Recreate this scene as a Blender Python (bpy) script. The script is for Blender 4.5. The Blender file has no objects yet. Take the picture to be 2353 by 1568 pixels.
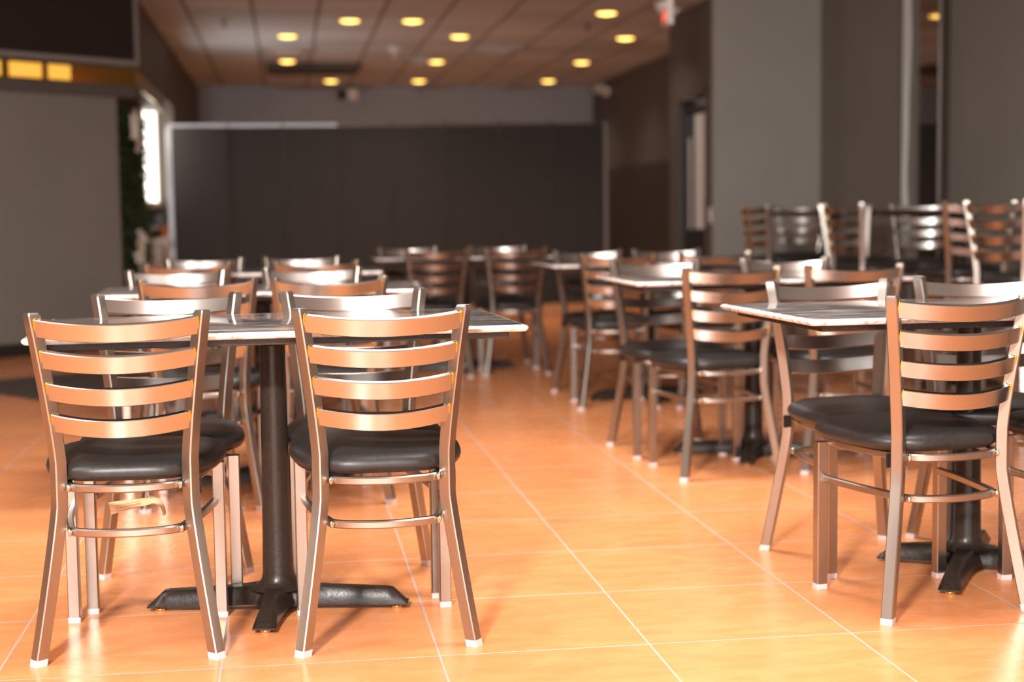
import bpy, bmesh, math, random
from mathutils import Vector, Matrix
random.seed(7)
PI = math.pi
YAW = 0.14877
SC = bpy.context.scene
COL = SC.collection
CY, SY = math.cos(YAW), math.sin(YAW)

def W(u, w, z=0.0):
    return Vector((u*CY - w*SY, u*SY + w*CY, z))

# ------------------------------------------------------------------ materials
def mat(name, color=(0.5, 0.5, 0.5), rough=0.5, metal=0.0, spec=0.5, emis=None, estr=0.0, trans=0.0, ior=1.45, coat=0.0, sheen=0.0):
    m = bpy.data.materials.new(name); m.use_nodes = True
    b = m.node_tree.nodes['Principled BSDF']
    b.inputs['Base Color'].default_value = (*color, 1)
    b.inputs['Roughness'].default_value = rough
    b.inputs['Metallic'].default_value = metal
    b.inputs['Specular IOR Level'].default_value = spec
    b.inputs['IOR'].default_value = ior
    b.inputs['Transmission Weight'].default_value = trans
    b.inputs['Coat Weight'].default_value = coat
    if emis:
        b.inputs['Emission Color'].default_value = (*emis, 1)
        b.inputs['Emission Strength'].default_value = estr
    return m

def N(m, t, **k):
    n = m.node_tree.nodes.new(t)
    for a, v in k.items(): setattr(n, a, v)
    return n

def L(m, a, b): m.node_tree.links.new(a, b)

def noise_color(m, c1, c2, scale=(3, 3, 3), nscale=4.0, detail=4.0, p0=0.35, p1=0.65, coord='Object', rough=None, bump=0.0):
    b = m.node_tree.nodes['Principled BSDF']
    tc = N(m, 'ShaderNodeTexCoord'); mp = N(m, 'ShaderNodeMapping')
    mp.inputs['Scale'].default_value = scale
    L(m, tc.outputs[coord], mp.inputs['Vector'])
    nz = N(m, 'ShaderNodeTexNoise'); nz.inputs['Scale'].default_value = nscale; nz.inputs['Detail'].default_value = detail
    L(m, mp.outputs['Vector'], nz.inputs['Vector'])
    cr = N(m, 'ShaderNodeValToRGB')
    cr.color_ramp.elements[0].position = p0; cr.color_ramp.elements[0].color = (*c1, 1)
    cr.color_ramp.elements[1].position = p1; cr.color_ramp.elements[1].color = (*c2, 1)
    L(m, nz.outputs['Fac'], cr.inputs['Fac']); L(m, cr.outputs['Color'], b.inputs['Base Color'])
    if rough:
        mr = N(m, 'ShaderNodeMapRange'); mr.inputs['To Min'].default_value = rough[0]; mr.inputs['To Max'].default_value = rough[1]
        L(m, nz.outputs['Fac'], mr.inputs['Value']); L(m, mr.outputs['Result'], b.inputs['Roughness'])
    if bump:
        bp = N(m, 'ShaderNodeBump'); bp.inputs['Strength'].default_value = bump; bp.inputs['Distance'].default_value = 0.002
        L(m, nz.outputs['Fac'], bp.inputs['Height']); L(m, bp.outputs['Normal'], b.inputs['Normal'])
    return nz

M = {}
M['steel'] = mat('clear_coated_steel', (0.60, 0.53, 0.46), 0.22, 1.0)
noise_color(M['steel'], (0.385, 0.34, 0.30), (0.43, 0.385, 0.34), (8, 8, 1.0), 2.0, 1.0, 0.3, 0.7, rough=(0.26, 0.38))
M['slat'] = mat('brushed_steel_slat', (0.66, 0.60, 0.53), 0.2, 1.0)
noise_color(M['slat'], (0.46, 0.43, 0.405), (0.50, 0.468, 0.44), (1, 6, 6), 2.0, 1.0, 0.3, 0.7, rough=(0.22, 0.30))
M['weld'] = mat('golden_heat_tint', (0.9, 0.52, 0.08), 0.3, 1.0)
M['vinyl'] = mat('black_vinyl', (0.022, 0.018, 0.017), 0.38, 0.0, 0.5)
noise_color(M['vinyl'], (0.018, 0.0145, 0.0135), (0.026, 0.022, 0.021), (1, 1, 1), 90.0, 3.0, 0.3, 0.7, rough=(0.38, 0.46), bump=0.12)
M['black'] = mat('black_cast_iron', (0.030, 0.022, 0.019), 0.30, 0.0, 0.35)
noise_color(M['black'], (0.022, 0.014, 0.010), (0.030, 0.020, 0.015), (1, 1, 1), 120.0, 3.0, 0.3, 0.7, rough=(0.24, 0.36), bump=0.25)
M['bracket'] = mat('dark_gusset', (0.035, 0.03, 0.028), 0.4, 0.6)
M['glide'] = mat('pale_plastic_glide', (0.62, 0.50, 0.48), 0.5)
M['chrome'] = mat('bright_bolt', (0.75, 0.7, 0.62), 0.15, 1.0)
M['brass_glide'] = mat('brass_glide', (0.7, 0.55, 0.3), 0.25, 1.0)
M['board'] = mat('dark_backing_board', (0.035, 0.022, 0.016), 0.5)
noise_color(M['board'], (0.022, 0.014, 0.011), (0.10, 0.045, 0.03), (8, 8, 8), 30.0, 3.0, 0.55, 0.85)

# marble laminate top with streaks along the long side
def marble(name, edge=False):
    m = mat(name, (0.3, 0.28, 0.27), 0.08, 0.0, 0.38)
    b = m.node_tree.nodes['Principled BSDF']
    tc = N(m, 'ShaderNodeTexCoord'); mp = N(m, 'ShaderNodeMapping')
    mp.inputs['Scale'].default_value = (2.2, 14, 14) if not edge else (9, 16, 12)
    L(m, tc.outputs['Object'], mp.inputs['Vector'])
    nz = N(m, 'ShaderNodeTexNoise'); nz.inputs['Scale'].default_value = 1.6; nz.inputs['Detail'].default_value = 8; nz.inputs['Distortion'].default_value = 1.4
    nz.inputs['Roughness'].default_value = 0.62
    L(m, mp.outputs['Vector'], nz.inputs['Vector'])
    cr = N(m, 'ShaderNodeValToRGB'); e = cr.color_ramp.elements
    if not edge:
        e[0].position = 0.36; e[0].color = (0.030, 0.024, 0.022, 1)
        e[1].position = 0.72; e[1].color = (0.55, 0.50, 0.47, 1)
        x = e.new(0.47); x.color = (0.10, 0.086, 0.08, 1)
        x = e.new(0.58); x.color = (0.24, 0.21, 0.20, 1)
    else:
        e[0].position = 0.28; e[0].color = (0.10, 0.085, 0.08, 1)
        e[1].position = 0.55; e[1].color = (0.80, 0.74, 0.70, 1)
        x = e.new(0.42); x.color = (0.52, 0.46, 0.43, 1)
    L(m, nz.outputs['Fac'], cr.inputs['Fac']); L(m, cr.outputs['Color'], b.inputs['Base Color'])
    return m
M['marble'] = marble('grey_streaked_marble_laminate')
M['marble_edge'] = marble('white_marble_edge', True)

# floor tiles
def floor_mat():
    m = mat('orange_ceramic_tile', (0.8, 0.35, 0.1), 0.3, 0.0, 0.5)
    b = m.node_tree.nodes['Principled BSDF']
    tc = N(m, 'ShaderNodeTexCoord'); sp = N(m, 'ShaderNodeSeparateXYZ'); L(m, tc.outputs['Object'], sp.inputs[0])
    T = 0.50542; g = 0.0026
    cells = []; lines = []
    for ax, off in (('X', 0.33146), ('Y', 3.42126)):
        a = N(m, 'ShaderNodeMath', operation='ADD'); a.inputs[1].default_value = -off + T*200; L(m, sp.outputs[ax], a.inputs[0])
        d = N(m, 'ShaderNodeMath', operation='DIVIDE'); d.inputs[1].default_value = T; L(m, a.outputs[0], d.inputs[0])
        fl = N(m, 'ShaderNodeMath', operation='FLOOR'); L(m, d.outputs[0], fl.inputs[0]); cells.append(fl)
        fr = N(m, 'ShaderNodeMath', operation='FRACT'); L(m, d.outputs[0], fr.inputs[0])
        s = N(m, 'ShaderNodeMath', operation='SUBTRACT'); s.inputs[1].default_value = 0.5; L(m, fr.outputs[0], s.inputs[0])
        ab = N(m, 'ShaderNodeMath', operation='ABSOLUTE'); L(m, s.outputs[0], ab.inputs[0])
        gt = N(m, 'ShaderNodeMapRange'); gt.inputs['From Min'].default_value = 0.5 - g/T*1.35; gt.inputs['From Max'].default_value = 0.5 - g/T*0.75
        L(m, ab.outputs[0], gt.inputs['Value']); lines.append(gt)
    mx = N(m, 'ShaderNodeMath', operation='MAXIMUM'); L(m, lines[0].outputs[0], mx.inputs[0]); L(m, lines[1].outputs[0], mx.inputs[1])
    cb = N(m, 'ShaderNodeCombineXYZ'); L(m, cells[0].outputs[0], cb.inputs[0]); L(m, cells[1].outputs[0], cb.inputs[1])
    wn = N(m, 'ShaderNodeTexWhiteNoise'); L(m, cb.outputs[0], wn.inputs['Vector'])
    # streaked clouding, shifted per tile
    sc = N(m, 'ShaderNodeVectorMath', operation='SCALE'); sc.inputs['Scale'].default_value = 7.3; L(m, wn.outputs['Color'], sc.inputs[0])
    ad = N(m, 'ShaderNodeVectorMath', operation='ADD'); L(m, tc.outputs['Object'], ad.inputs[0]); L(m, sc.outputs[0], ad.inputs[1])
    mp = N(m, 'ShaderNodeMapping'); mp.inputs['Scale'].default_value = (3.2, 8.5, 1); L(m, ad.outputs[0], mp.inputs['Vector'])
    nz = N(m, 'ShaderNodeTexNoise'); nz.inputs['Scale'].default_value = 2.2; nz.inputs['Detail'].default_value = 7; nz.inputs['Distortion'].default_value = 0.6
    L(m, mp.outputs[0], nz.inputs['Vector'])
    cr = N(m, 'ShaderNodeValToRGB'); e = cr.color_ramp.elements
    e[0].position = 0.30; e[0].color = (0.72, 0.25, 0.088, 1)
    e[1].position = 0.72; e[1].color = (0.78, 0.305, 0.118, 1)
    x = e.new(0.5); x.color = (0.75, 0.275, 0.102, 1)
    L(m, nz.outputs['Fac'], cr.inputs['Fac'])
    hs = N(m, 'ShaderNodeHueSaturation'); mr = N(m, 'ShaderNodeMapRange'); mr.inputs['To Min'].default_value = 0.94; mr.inputs['To Max'].default_value = 1.05
    L(m, wn.outputs['Value'], mr.inputs['Value']); L(m, mr.outputs[0], hs.inputs['Value']); L(m, cr.outputs['Color'], hs.inputs['Color'])
    mixc = N(m, 'ShaderNodeMix', data_type='RGBA'); L(m, mx.outputs[0], mixc.inputs['Factor']); L(m, hs.outputs['Color'], mixc.inputs['A'])
    mixc.inputs['B'].default_value = (0.48, 0.35, 0.29, 1)
    L(m, mixc.outputs['Result'], b.inputs['Base Color'])
    r = N(m, 'ShaderNodeMapRange'); r.inputs['To Min'].default_value = 0.20; r.inputs['To Max'].default_value = 0.34; L(m, nz.outputs['Fac'], r.inputs['Value'])
    r2 = N(m, 'ShaderNodeMath', operation='MAXIMUM'); L(m, r.outputs[0], r2.inputs[0])
    rr = N(m, 'ShaderNodeMath', operation='MULTIPLY'); rr.inputs[1].default_value = 0.7; L(m, mx.outputs[0], rr.inputs[0]); L(m, rr.outputs[0], r2.inputs[1])
    L(m, r2.outputs[0], b.inputs['Roughness'])
    bp = N(m, 'ShaderNodeBump'); bp.invert = True; bp.inputs['Strength'].default_value = 0.5; bp.inputs['Distance'].default_value = 0.0015
    L(m, mx.outputs[0], bp.inputs['Height'])
    b2 = N(m, 'ShaderNodeBump'); b2.inputs['Strength'].default_value = 0.06; b2.inputs['Distance'].default_value = 0.002
    L(m, nz.outputs['Fac'], b2.inputs['Height']); L(m, bp.outputs['Normal'], b2.inputs['Normal']); L(m, b2.outputs['Normal'], b.inputs['Normal'])
    return m
M['floor'] = floor_mat()

def ceil_mat():
    m = mat('acoustic_ceiling_tile', (0.5, 0.45, 0.42), 0.85)
    b = m.node_tree.nodes['Principled BSDF']
    tc = N(m, 'ShaderNodeTexCoord'); sp = N(m, 'ShaderNodeSeparateXYZ'); L(m, tc.outputs['Object'], sp.inputs[0])
    T = 0.575; cells = []; lines = []
    for ax, off in (('X', 0.33), ('Y', 0.2)):
        a = N(m, 'ShaderNodeMath', operation='ADD'); a.inputs[1].default_value = -off + T*200; L(m, sp.outputs[ax], a.inputs[0])
        d = N(m, 'ShaderNodeMath', operation='DIVIDE'); d.inputs[1].default_value = T; L(m, a.outputs[0], d.inputs[0])
        fl = N(m, 'ShaderNodeMath', operation='FLOOR'); L(m, d.outputs[0], fl.inputs[0]); cells.append(fl)
        fr = N(m, 'ShaderNodeMath', operation='FRACT'); L(m, d.outputs[0], fr.inputs[0])
        s = N(m, 'ShaderNodeMath', operation='SUBTRACT'); s.inputs[1].default_value = 0.5; L(m, fr.outputs[0], s.inputs[0])
        ab = N(m, 'ShaderNodeMath', operation='ABSOLUTE'); L(m, s.outputs[0], ab.inputs[0])
        gt = N(m, 'ShaderNodeMath', operation='GREATER_THAN'); gt.inputs[1].default_value = 0.5 - 0.014/T; L(m, ab.outputs[0], gt.inputs[0]); lines.append(gt)
    cb = N(m, 'ShaderNodeCombineXYZ'); L(m, cells[0].outputs[0], cb.inputs[0]); L(m, cells[1].outputs[0], cb.inputs[1])
    wn = N(m, 'ShaderNodeTexWhiteNoise'); L(m, cb.outputs[0], wn.inputs['Vector'])
    mr = N(m, 'ShaderNodeMapRange'); mr.inputs['To Min'].default_value = 0.86; mr.inputs['To Max'].default_value = 1.12; L(m, wn.outputs['Value'], mr.inputs['Value'])
    hs = N(m, 'ShaderNodeHueSaturation'); hs.inputs['Color'].default_value = (0.50, 0.60, 0.70, 1); L(m, mr.outputs[0], hs.inputs['Value'])
    m1 = N(m, 'ShaderNodeMix', data_type='RGBA'); L(m, lines[1].outputs[0], m1.inputs['Factor']); L(m, hs.outputs['Color'], m1.inputs['A']); m1.inputs['B'].default_value = (0.5, 0.47, 0.45, 1)
    m2 = N(m, 'ShaderNodeMix', data_type='RGBA'); L(m, lines[0].outputs[0], m2.inputs['Factor']); L(m, m1.outputs['Result'], m2.inputs['A']); m2.inputs['B'].default_value = (0.16, 0.14, 0.13, 1)
    L(m, m2.outputs['Result'], b.inputs['Base Color'])
    return m
M['ceiling'] = ceil_mat()

def wallm(name, c, r=0.55):
    m = mat(name, c, r)
    noise_color(m, tuple(x*0.95 for x in c), tuple(x*1.05 for x in c), (1, 1, 1), 1.5, 3, 0.3, 0.7)
    return m
M['wall'] = wallm('taupe_grey_paint', (0.185, 0.170, 0.150))
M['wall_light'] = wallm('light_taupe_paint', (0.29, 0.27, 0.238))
M['wall_back'] = wallm('blue_grey_paint', (0.30, 0.305, 0.32))
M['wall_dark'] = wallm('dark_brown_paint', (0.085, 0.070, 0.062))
M['wain'] = wallm('near_black_panel', (0.022, 0.016, 0.013), 0.45)
M['panelgrey'] = wallm('warm_grey_panel', (0.185, 0.165, 0.14))
M['base'] = mat('black_baseboard', (0.018, 0.014, 0.012), 0.5)
M['divider'] = mat('charcoal_divider_fabric', (0.028, 0.023, 0.022), 0.75)
noise_color(M['divider'], (0.025, 0.021, 0.020), (0.031, 0.026, 0.0245), (1, 1, 1), 40, 3)
M['rail'] = mat('brushed_aluminium', (0.30, 0.29, 0.30), 0.45, 1.0)
M['gold'] = mat('polished_brass_trim', (0.80, 0.50, 0.13), 0.16, 1.0)
M['screen'] = mat('dark_menu_board', (0.020, 0.014, 0.012), 0.35)
M['frame_grey'] = mat('grey_board_frame', (0.20, 0.18, 0.165), 0.45)
M['leaf'] = mat('dark_green_leaf', (0.02, 0.06, 0.015), 0.5)
noise_color(M['leaf'], (0.008, 0.022, 0.006), (0.035, 0.085, 0.022), (1, 1, 1), 9, 2, 0.35, 0.7)
M['petal'] = mat('white_petal', (0.75, 0.66, 0.58), 0.6)
M['petal_core'] = mat('yellow_flower_core', (0.6, 0.3, 0.05), 0.6)
M['daylight'] = mat('daylit_frosted_pane', (0.9, 0.9, 0.88), 0.6, emis=(1.0, 0.93, 0.82), estr=1.6)
M['lamp'] = mat('warm_downlight_lens', (0.9, 0.8, 0.5), 0.5, emis=(1.0, 0.58, 0.13), estr=1.7)
M['amber'] = mat('lit_amber_panel', (0.8, 0.5, 0.1), 0.4, emis=(1.0, 0.50, 0.06), estr=0.24)
M['lamp_ring'] = mat('downlight_trim', (0.5, 0.4, 0.3), 0.5)
M['cream'] = mat('cream_laminate', (0.55, 0.48, 0.42), 0.5)
M['orange'] = mat('orange_plastic', (0.65, 0.16, 0.03), 0.4)
M['white'] = mat('white_plastic', (0.72, 0.66, 0.60), 0.45)
M['red'] = mat('red_letters', (0.75, 0.05, 0.03), 0.5, emis=(1, 0.12, 0.06), estr=0.5)
M['darkplastic'] = mat('dark_plastic', (0.02, 0.018, 0.018), 0.4)
M['duct'] = mat('dark_return_grille', (0.075, 0.058, 0.050), 0.6)
M['diffuser'] = mat('pale_metal_diffuser', (0.42, 0.38, 0.36), 0.5)
M['mirror'] = mat('dark_tinted_mirror', (0.42, 0.38, 0.35), 0.04, 1.0)
M['reflection_strip'] = mat('pale_grey_reflection', (0.50, 0.50, 0.47), 0.8)
M['doorglass'] = mat('dark_door_glass', (0.03, 0.032, 0.038), 0.12, 0.0, 0.8)
M['blind'] = mat('pale_vertical_blind', (0.62, 0.61, 0.62), 0.6)
M['rubber'] = mat('dark_rubber_mat', (0.075, 0.055, 0.042), 0.9)
noise_color(M['rubber'], (0.065, 0.047, 0.036), (0.085, 0.062, 0.048), (1, 1, 1), 80, 3, bump=0.5)
M['tag'] = mat('tan_card', (0.62, 0.36, 0.19), 0.6)
M['ink'] = mat('brown_ink', (0.22, 0.10, 0.05), 0.7)
M['bronze'] = mat('dark_bronze_frame', (0.055, 0.035, 0.028), 0.35, 0.4)
M['light_panel'] = mat('white_troffer_lens', (0.9, 0.9, 0.9), 0.5, emis=(1, 0.9, 0.78), estr=2.0)

# ------------------------------------------------------------------ helpers
def obj(name, bm, m, parent=None, smooth=False, mats=None, sharp=42):
    me = bpy.data.meshes.new(name); bm.normal_update(); bm.to_mesh(me); bm.free()
    if mats:
        for x in mats: me.materials.append(x)
    elif m is not None: me.materials.append(m)
    if smooth:
        me.polygons.foreach_set('use_smooth', [True]*len(me.polygons))
        try: me.set_sharp_from_angle(angle=math.radians(sharp))
        except Exception: pass
    o = bpy.data.objects.new(name, me); COL.objects.link(o)
    if parent: o.parent = parent
    return o

def thing(name, label, cat, loc=(0, 0, 0), rz=0.0, group=None):
    o = bpy.data.objects.new(name, None); COL.objects.link(o)
    o.empty_display_size = 0.05
    o.location = loc; o.rotation_euler = (0, 0, rz); o['label'] = label; o['category'] = cat
    if group: o['group'] = group
    return o

def tag(o, label, cat, group=None):
    o['label'] = label; o['category'] = cat
    if group: o['group'] = group
    return o

def structure(o): o['kind'] = 'structure'; return o

def add_box(bm, x0, x1, y0, y1, z0, z1, mi=0, mx=None, bevel=0.0):
    vs = [bm.verts.new((x, y, z)) for x in (x0, x1) for y in (y0, y1) for z in (z0, z1)]
    if mx is not None:
        for v in vs: v.co = mx @ v.co
    fs = []
    for q in ((0, 1, 3, 2), (4, 6, 7, 5), (0, 4, 5, 1), (2, 3, 7, 6), (0, 2, 6, 4), (1, 5, 7, 3)):
        f = bm.faces.new([vs[i] for i in q]); f.material_index = mi; fs.append(f)
    if bevel:
        es = list({e for f in fs for e in f.edges})
        bmesh.ops.bevel(bm, geom=es, offset=bevel, segments=2, affect='EDGES', profile=0.7)
    return vs

def box(x0, x1, y0, y1, z0, z1, mx=None, bevel=0.0):
    bm = bmesh.new(); add_box(bm, x0, x1, y0, y1, z0, z1, 0, mx, bevel); return bm

def add_loft(bm, rings, closed=False, cap=True, mi=0):
    R = [[bm.verts.new(p) for p in r] for r in rings]
    n = len(R[0]); k = len(R)
    for i in range(k if closed else k-1):
        a, b = R[i], R[(i+1) % k]
        for j in range(n):
            f = bm.faces.new((a[j], a[(j+1) % n], b[(j+1) % n], b[j])); f.material_index = mi
    if cap and not closed:
        f = bm.faces.new(R[0][::-1]); f.material_index = mi
        f = bm.faces.new(R[-1]); f.material_index = mi
    return R

def rrect(hx, hy, c, n=2):
    """rounded rectangle outline in 2-D, counter-clockwise"""
    pts = []
    for cx, cy, a0 in ((hx-c, hy-c, 0), (-hx+c, hy-c, 90), (-hx+c, -hy+c, 180), (hx-c, -hy+c, 270)):
        for i in range(n+1):
            a = math.radians(a0 + 90.0*i/n); pts.append((cx + c*math.cos(a), cy + c*math.sin(a)))
    return pts

def add_sweep(bm, path, prof, up=Vector((0, 0, 1)), closed=False, mi=0):
    """sweep a 2-D profile (side, up) along path; up hint fixed"""
    P = [Vector(p) for p in path]; n = len(P); rings = []
    for i in range(n):
        a = P[(i-1) % n] if (closed or i > 0) else P[i]
        b = P[(i+1) % n] if (closed or i < n-1) else P[i]
        t = (b-a).normalized(); s = t.cross(up).normalized(); u2 = s.cross(t).normalized()
        rings.append([P[i] + s*x + u2*y for x, y in prof])
    add_loft(bm, rings, closed=closed, mi=mi)

def add_cyl(bm, p0, p1, r0, r1=None, n=20, mi=0):
    r1 = r0 if r1 is None else r1
    p0 = Vector(p0); p1 = Vector(p1); t = (p1-p0).normalized()
    a = t.orthogonal().normalized(); b = t.cross(a)
    add_loft(bm, [[p + (a*math.cos(2*PI*i/n) + b*math.sin(2*PI*i/n))*r for i in range(n)] for p, r in ((p0, r0), (p1, r1))], mi=mi)

def add_lathe(bm, prof, n=24, c=(0, 0), mi=0):
    rings = [[(c[0]+r*math.cos(2*PI*i/n), c[1]+r*math.sin(2*PI*i/n), z) for i in range(n)] for r, z in prof]
    add_loft(bm, rings, mi=mi)

def catmull(pts, k=6, closed=False):
    P = [Vector(p) for p in pts]; n = len(P); out = []
    rng = range(n) if closed else range(n-1)
    for i in rng:
        if closed: p0, p1, p2, p3 = P[i-1], P[i], P[(i+1) % n], P[(i+2) % n]
        else: p0, p1, p2, p3 = P[max(i-1, 0)], P[i], P[i+1], P[min(i+2, n-1)]
        for j in range(k):
            t = j/k
            out.append(0.5*((2*p1) + (p2-p0)*t + (2*p0-5*p1+4*p2-p3)*t*t + (3*p1-p0-3*p2+p3)*t**3))
    if not closed: out.append(P[-1])
    return out

def dup(root):
    r = root.copy(); COL.objects.link(r)
    for ch in list(root.children):
        c = ch.copy(); COL.objects.link(c); c.parent = r
        for g in list(ch.children):
            d = g.copy(); COL.objects.link(d); d.parent = c
    return r

# room-frame structure box
def rbox(name, u0, u1, w0, w1, z0, z1, m, parent=None, st=True, bevel=0.0):
    o = obj(name, box(u0, u1, w0, w1, z0, z1, bevel=bevel), m, parent)
    if not parent:
        o.rotation_euler = (0, 0, YAW)
        if st: structure(o)
    return o

# ------------------------------------------------------------------ room shell
CZ = 2.85
rbox('floor', -7, 6, -5, 21.6, -0.1, 0, M['floor'])
rbox('ceiling', -7, 6, -5, 21.6, CZ, CZ+0.1, M['ceiling'])
rbox('wall_back', -1.5, 4.8, 21.3, 21.5, 0, CZ, M['wall_back'])
rbox('wall_left', -1.5, -1.17, 16.5, 21.3, 0, CZ, M['wall_dark'])
rbox('wall_left_lintel', -1.5, -1.17, 15.4, 16.5, 2.22, CZ, M['wall_dark'])
rbox('wall_left_recess', -1.55, -1.40, 13.0, 16.5, 0, 2.3, M['wall_dark'])
rbox('wall_far_right', 4.41, 4.6, 13.83, 21.3, 0, CZ, M['wall_dark'])
rbox('trim_1', 4.38, 4.41, 13.83, 21.3, 0, 1.62, M['wain'])
rbox('wall_right', 4.545, 4.8, -4.5, 12.35, 0, CZ, M['wall'])
# boxed-out corner with the door on its narrow side
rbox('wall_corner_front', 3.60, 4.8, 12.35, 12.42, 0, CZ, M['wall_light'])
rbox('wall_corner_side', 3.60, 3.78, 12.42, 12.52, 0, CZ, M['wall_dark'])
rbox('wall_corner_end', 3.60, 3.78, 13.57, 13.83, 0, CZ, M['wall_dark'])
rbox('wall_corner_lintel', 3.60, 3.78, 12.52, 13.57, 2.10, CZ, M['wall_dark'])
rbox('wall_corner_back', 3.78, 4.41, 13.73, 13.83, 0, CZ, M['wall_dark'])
rbox('wall_left_near', -5.2, -5.0, -4.5, 9.1, 0, CZ, M['wall'])
# window wall behind the camera
rbox('wall_front', -5.2, 4.8, -4.7, -4.5, 0, 0.5, M['wall'])
rbox('wall_front_top', -5.2, 4.8, -4.7, -4.5, 2.5, CZ, M['wall'])
rbox('wall_front_left', -5.2, -3.4, -4.7, -4.5, 0.5, 2.5, M['wall'])
rbox('wall_front_right', 3.2, 4.8, -4.7, -4.5, 0.5, 2.5, M['wall'])

# angled counter front on the left (45 degrees to the camera)
DX, DY = 0.65, 0.76
def ang_mx(p):   # local x along the wall, local y into the wall
    return Matrix(((DX, -DY, 0, p[0]), (DY, DX, 0, p[1]), (0, 0, 1, 0), (0, 0, 0, 1)))
A0 = (-2.997, 12.10)
mxA = ang_mx(A0)
def abox(name, x0, x1, y0, y1, z0, z1, m, parent=None, bevel=0.0):
    o = obj(name, box(x0, x1, y0, y1, z0, z1, bevel=bevel), m, parent)
    if not parent:
        o.location = (A0[0], A0[1], 0); o.rotation_euler = (0, 0, math.atan2(DY, DX))
    return o
structure(abox('wall_angled', -5.3, -0.16, 0.03, 0.08, 0, 1.995, M['panelgrey']))
structure(abox('baseboard_angled', -5.3, -0.16, 0.012, 0.03, 0, 0.10, M['base']))
structure(abox('trim_2', -5.3, -0.0, 0.0, 0.16, 1.995, 2.09, M['wall_dark']))
# header that turns the corner
def prism(pts, z0, z1):
    bm = bmesh.new(); add_loft(bm, [[(x, y, z0) for x, y in pts], [(x, y, z1) for x, y in pts]]); return bm
Bn = W(-1.17, 15.4); Bb = W(-1.5, 15.4)
far = (A0[0]-5.3*DX, A0[1]-5.3*DY)
back = (far[0]-DY*0.4, far[1]+DX*0.4)
hp = [far, A0, (Bn.x, Bn.y), (Bb.x, Bb.y), (A0[0]-0.42, A0[1]+0.1), back]
structure(obj('wall_header', prism(hp, 2.09, CZ), M['wall_dark']))
g = bmesh.new()
e1 = Vector((DY, -DX, 0))*0.012
pA = [Vector((far[0], far[1], 0))+e1, Vector((A0[0], A0[1], 0))+Vector((0.014, -0.008, 0)), Vector((Bn.x, Bn.y, 0))+Vector((0.012, 0, 0))]
for a, b in ((0, 1), (1, 2)):
    p, q = pA[a], pA[b]; nrm = (q-p).normalized().cross(Vector((0, 0, 1)))*-0.008
    add_loft(g, [[p+Vector((0, 0, 2.09)), p+Vector((0, 0, 2.225)), p+nrm+Vector((0, 0, 2.225)), p+nrm+Vector((0, 0, 2.09))],
                 [q+Vector((0, 0, 2.09)), q+Vector((0, 0, 2.225)), q+nrm+Vector((0, 0, 2.225)), q+nrm+Vector((0, 0, 2.09))]])
structure(obj('trim_3', g, M['gold']))
mb = thing('menu_board', 'large dark board in a thin grey frame above the gold band', 'board', (A0[0], A0[1], 0), math.atan2(DY, DX))
obj('panel', box(-2.6, -0.03, -0.05, -0.015, 2.285, 2.82), M['screen'], mb)
fb = bmesh.new()
add_box(fb, -2.63, 0.0, -0.065, -0.012, 2.245, 2.285); add_box(fb, -2.63, 0.0, -0.065, -0.012, 2.82, 2.845)
add_box(fb, -0.03, 0.0, -0.065, -0.012, 2.285, 2.82); add_box(fb, -2.63, -2.60, -0.065, -0.012, 2.285, 2.82)
obj('frame', fb, M['frame_grey'], mb)

ls = thing('light_strip', 'pair of glowing amber panels set in the gold band at upper left', 'light', (A0[0], A0[1], 0), math.atan2(DY, DX))
obj('housing', box(-1.36, -0.58, -0.026, -0.021, 2.095, 2.22), M['gold'], ls)
for x0, x1 in ((-1.32, -1.20), (-1.13, -0.86), (-0.80, -0.61)):
    obj('lit_panel', box(x0, x1, -0.031, -0.026, 2.102, 2.212, bevel=0.001), M['amber'], ls)

# ------------------------------------------------------------------ leafy wall, flowers, bright window, shelf
gw = thing('green_wall', 'dark green leafy hedge panel beside the grey angled wall', 'plant wall', W(-1.35, 13.60), YAW)
obj('backing', box(-0.05, -0.01, -1.18, 1.22, 0, 1.98), M['wall_dark'], gw)
fb = bmesh.new()
for i in range(2600):
    y = random.uniform(-1.17, 1.22); z = random.uniform(0.02, 1.98); x = random.uniform(-0.01, 0.07)
    s = random.uniform(0.022, 0.045)
    mx = Matrix.Translation((x, y, z)) @ Matrix.Rotation(random.uniform(-1.1, 1.1), 4, 'Z') @ Matrix.Rotation(random.uniform(0.2, 1.4), 4, 'Y') @ Matrix.Rotation(random.uniform(0, 6.28), 4, 'Z')
    v = [fb.verts.new(mx @ Vector(c)) for c in ((-s, 0, 0), (0, -s*0.45, 0.004), (s, 0, 0.006), (0, s*0.45, 0.004), (0, 0, -0.004))]
    fb.faces.new((v[0], v[1], v[4])); fb.faces.new((v[1], v[2], v[4])); fb.faces.new((v[2], v[3], v[4])); fb.faces.new((v[3], v[0], v[4]))
fo = obj('foliage', fb, M['leaf'], gw); fo['kind'] = 'stuff'

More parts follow.
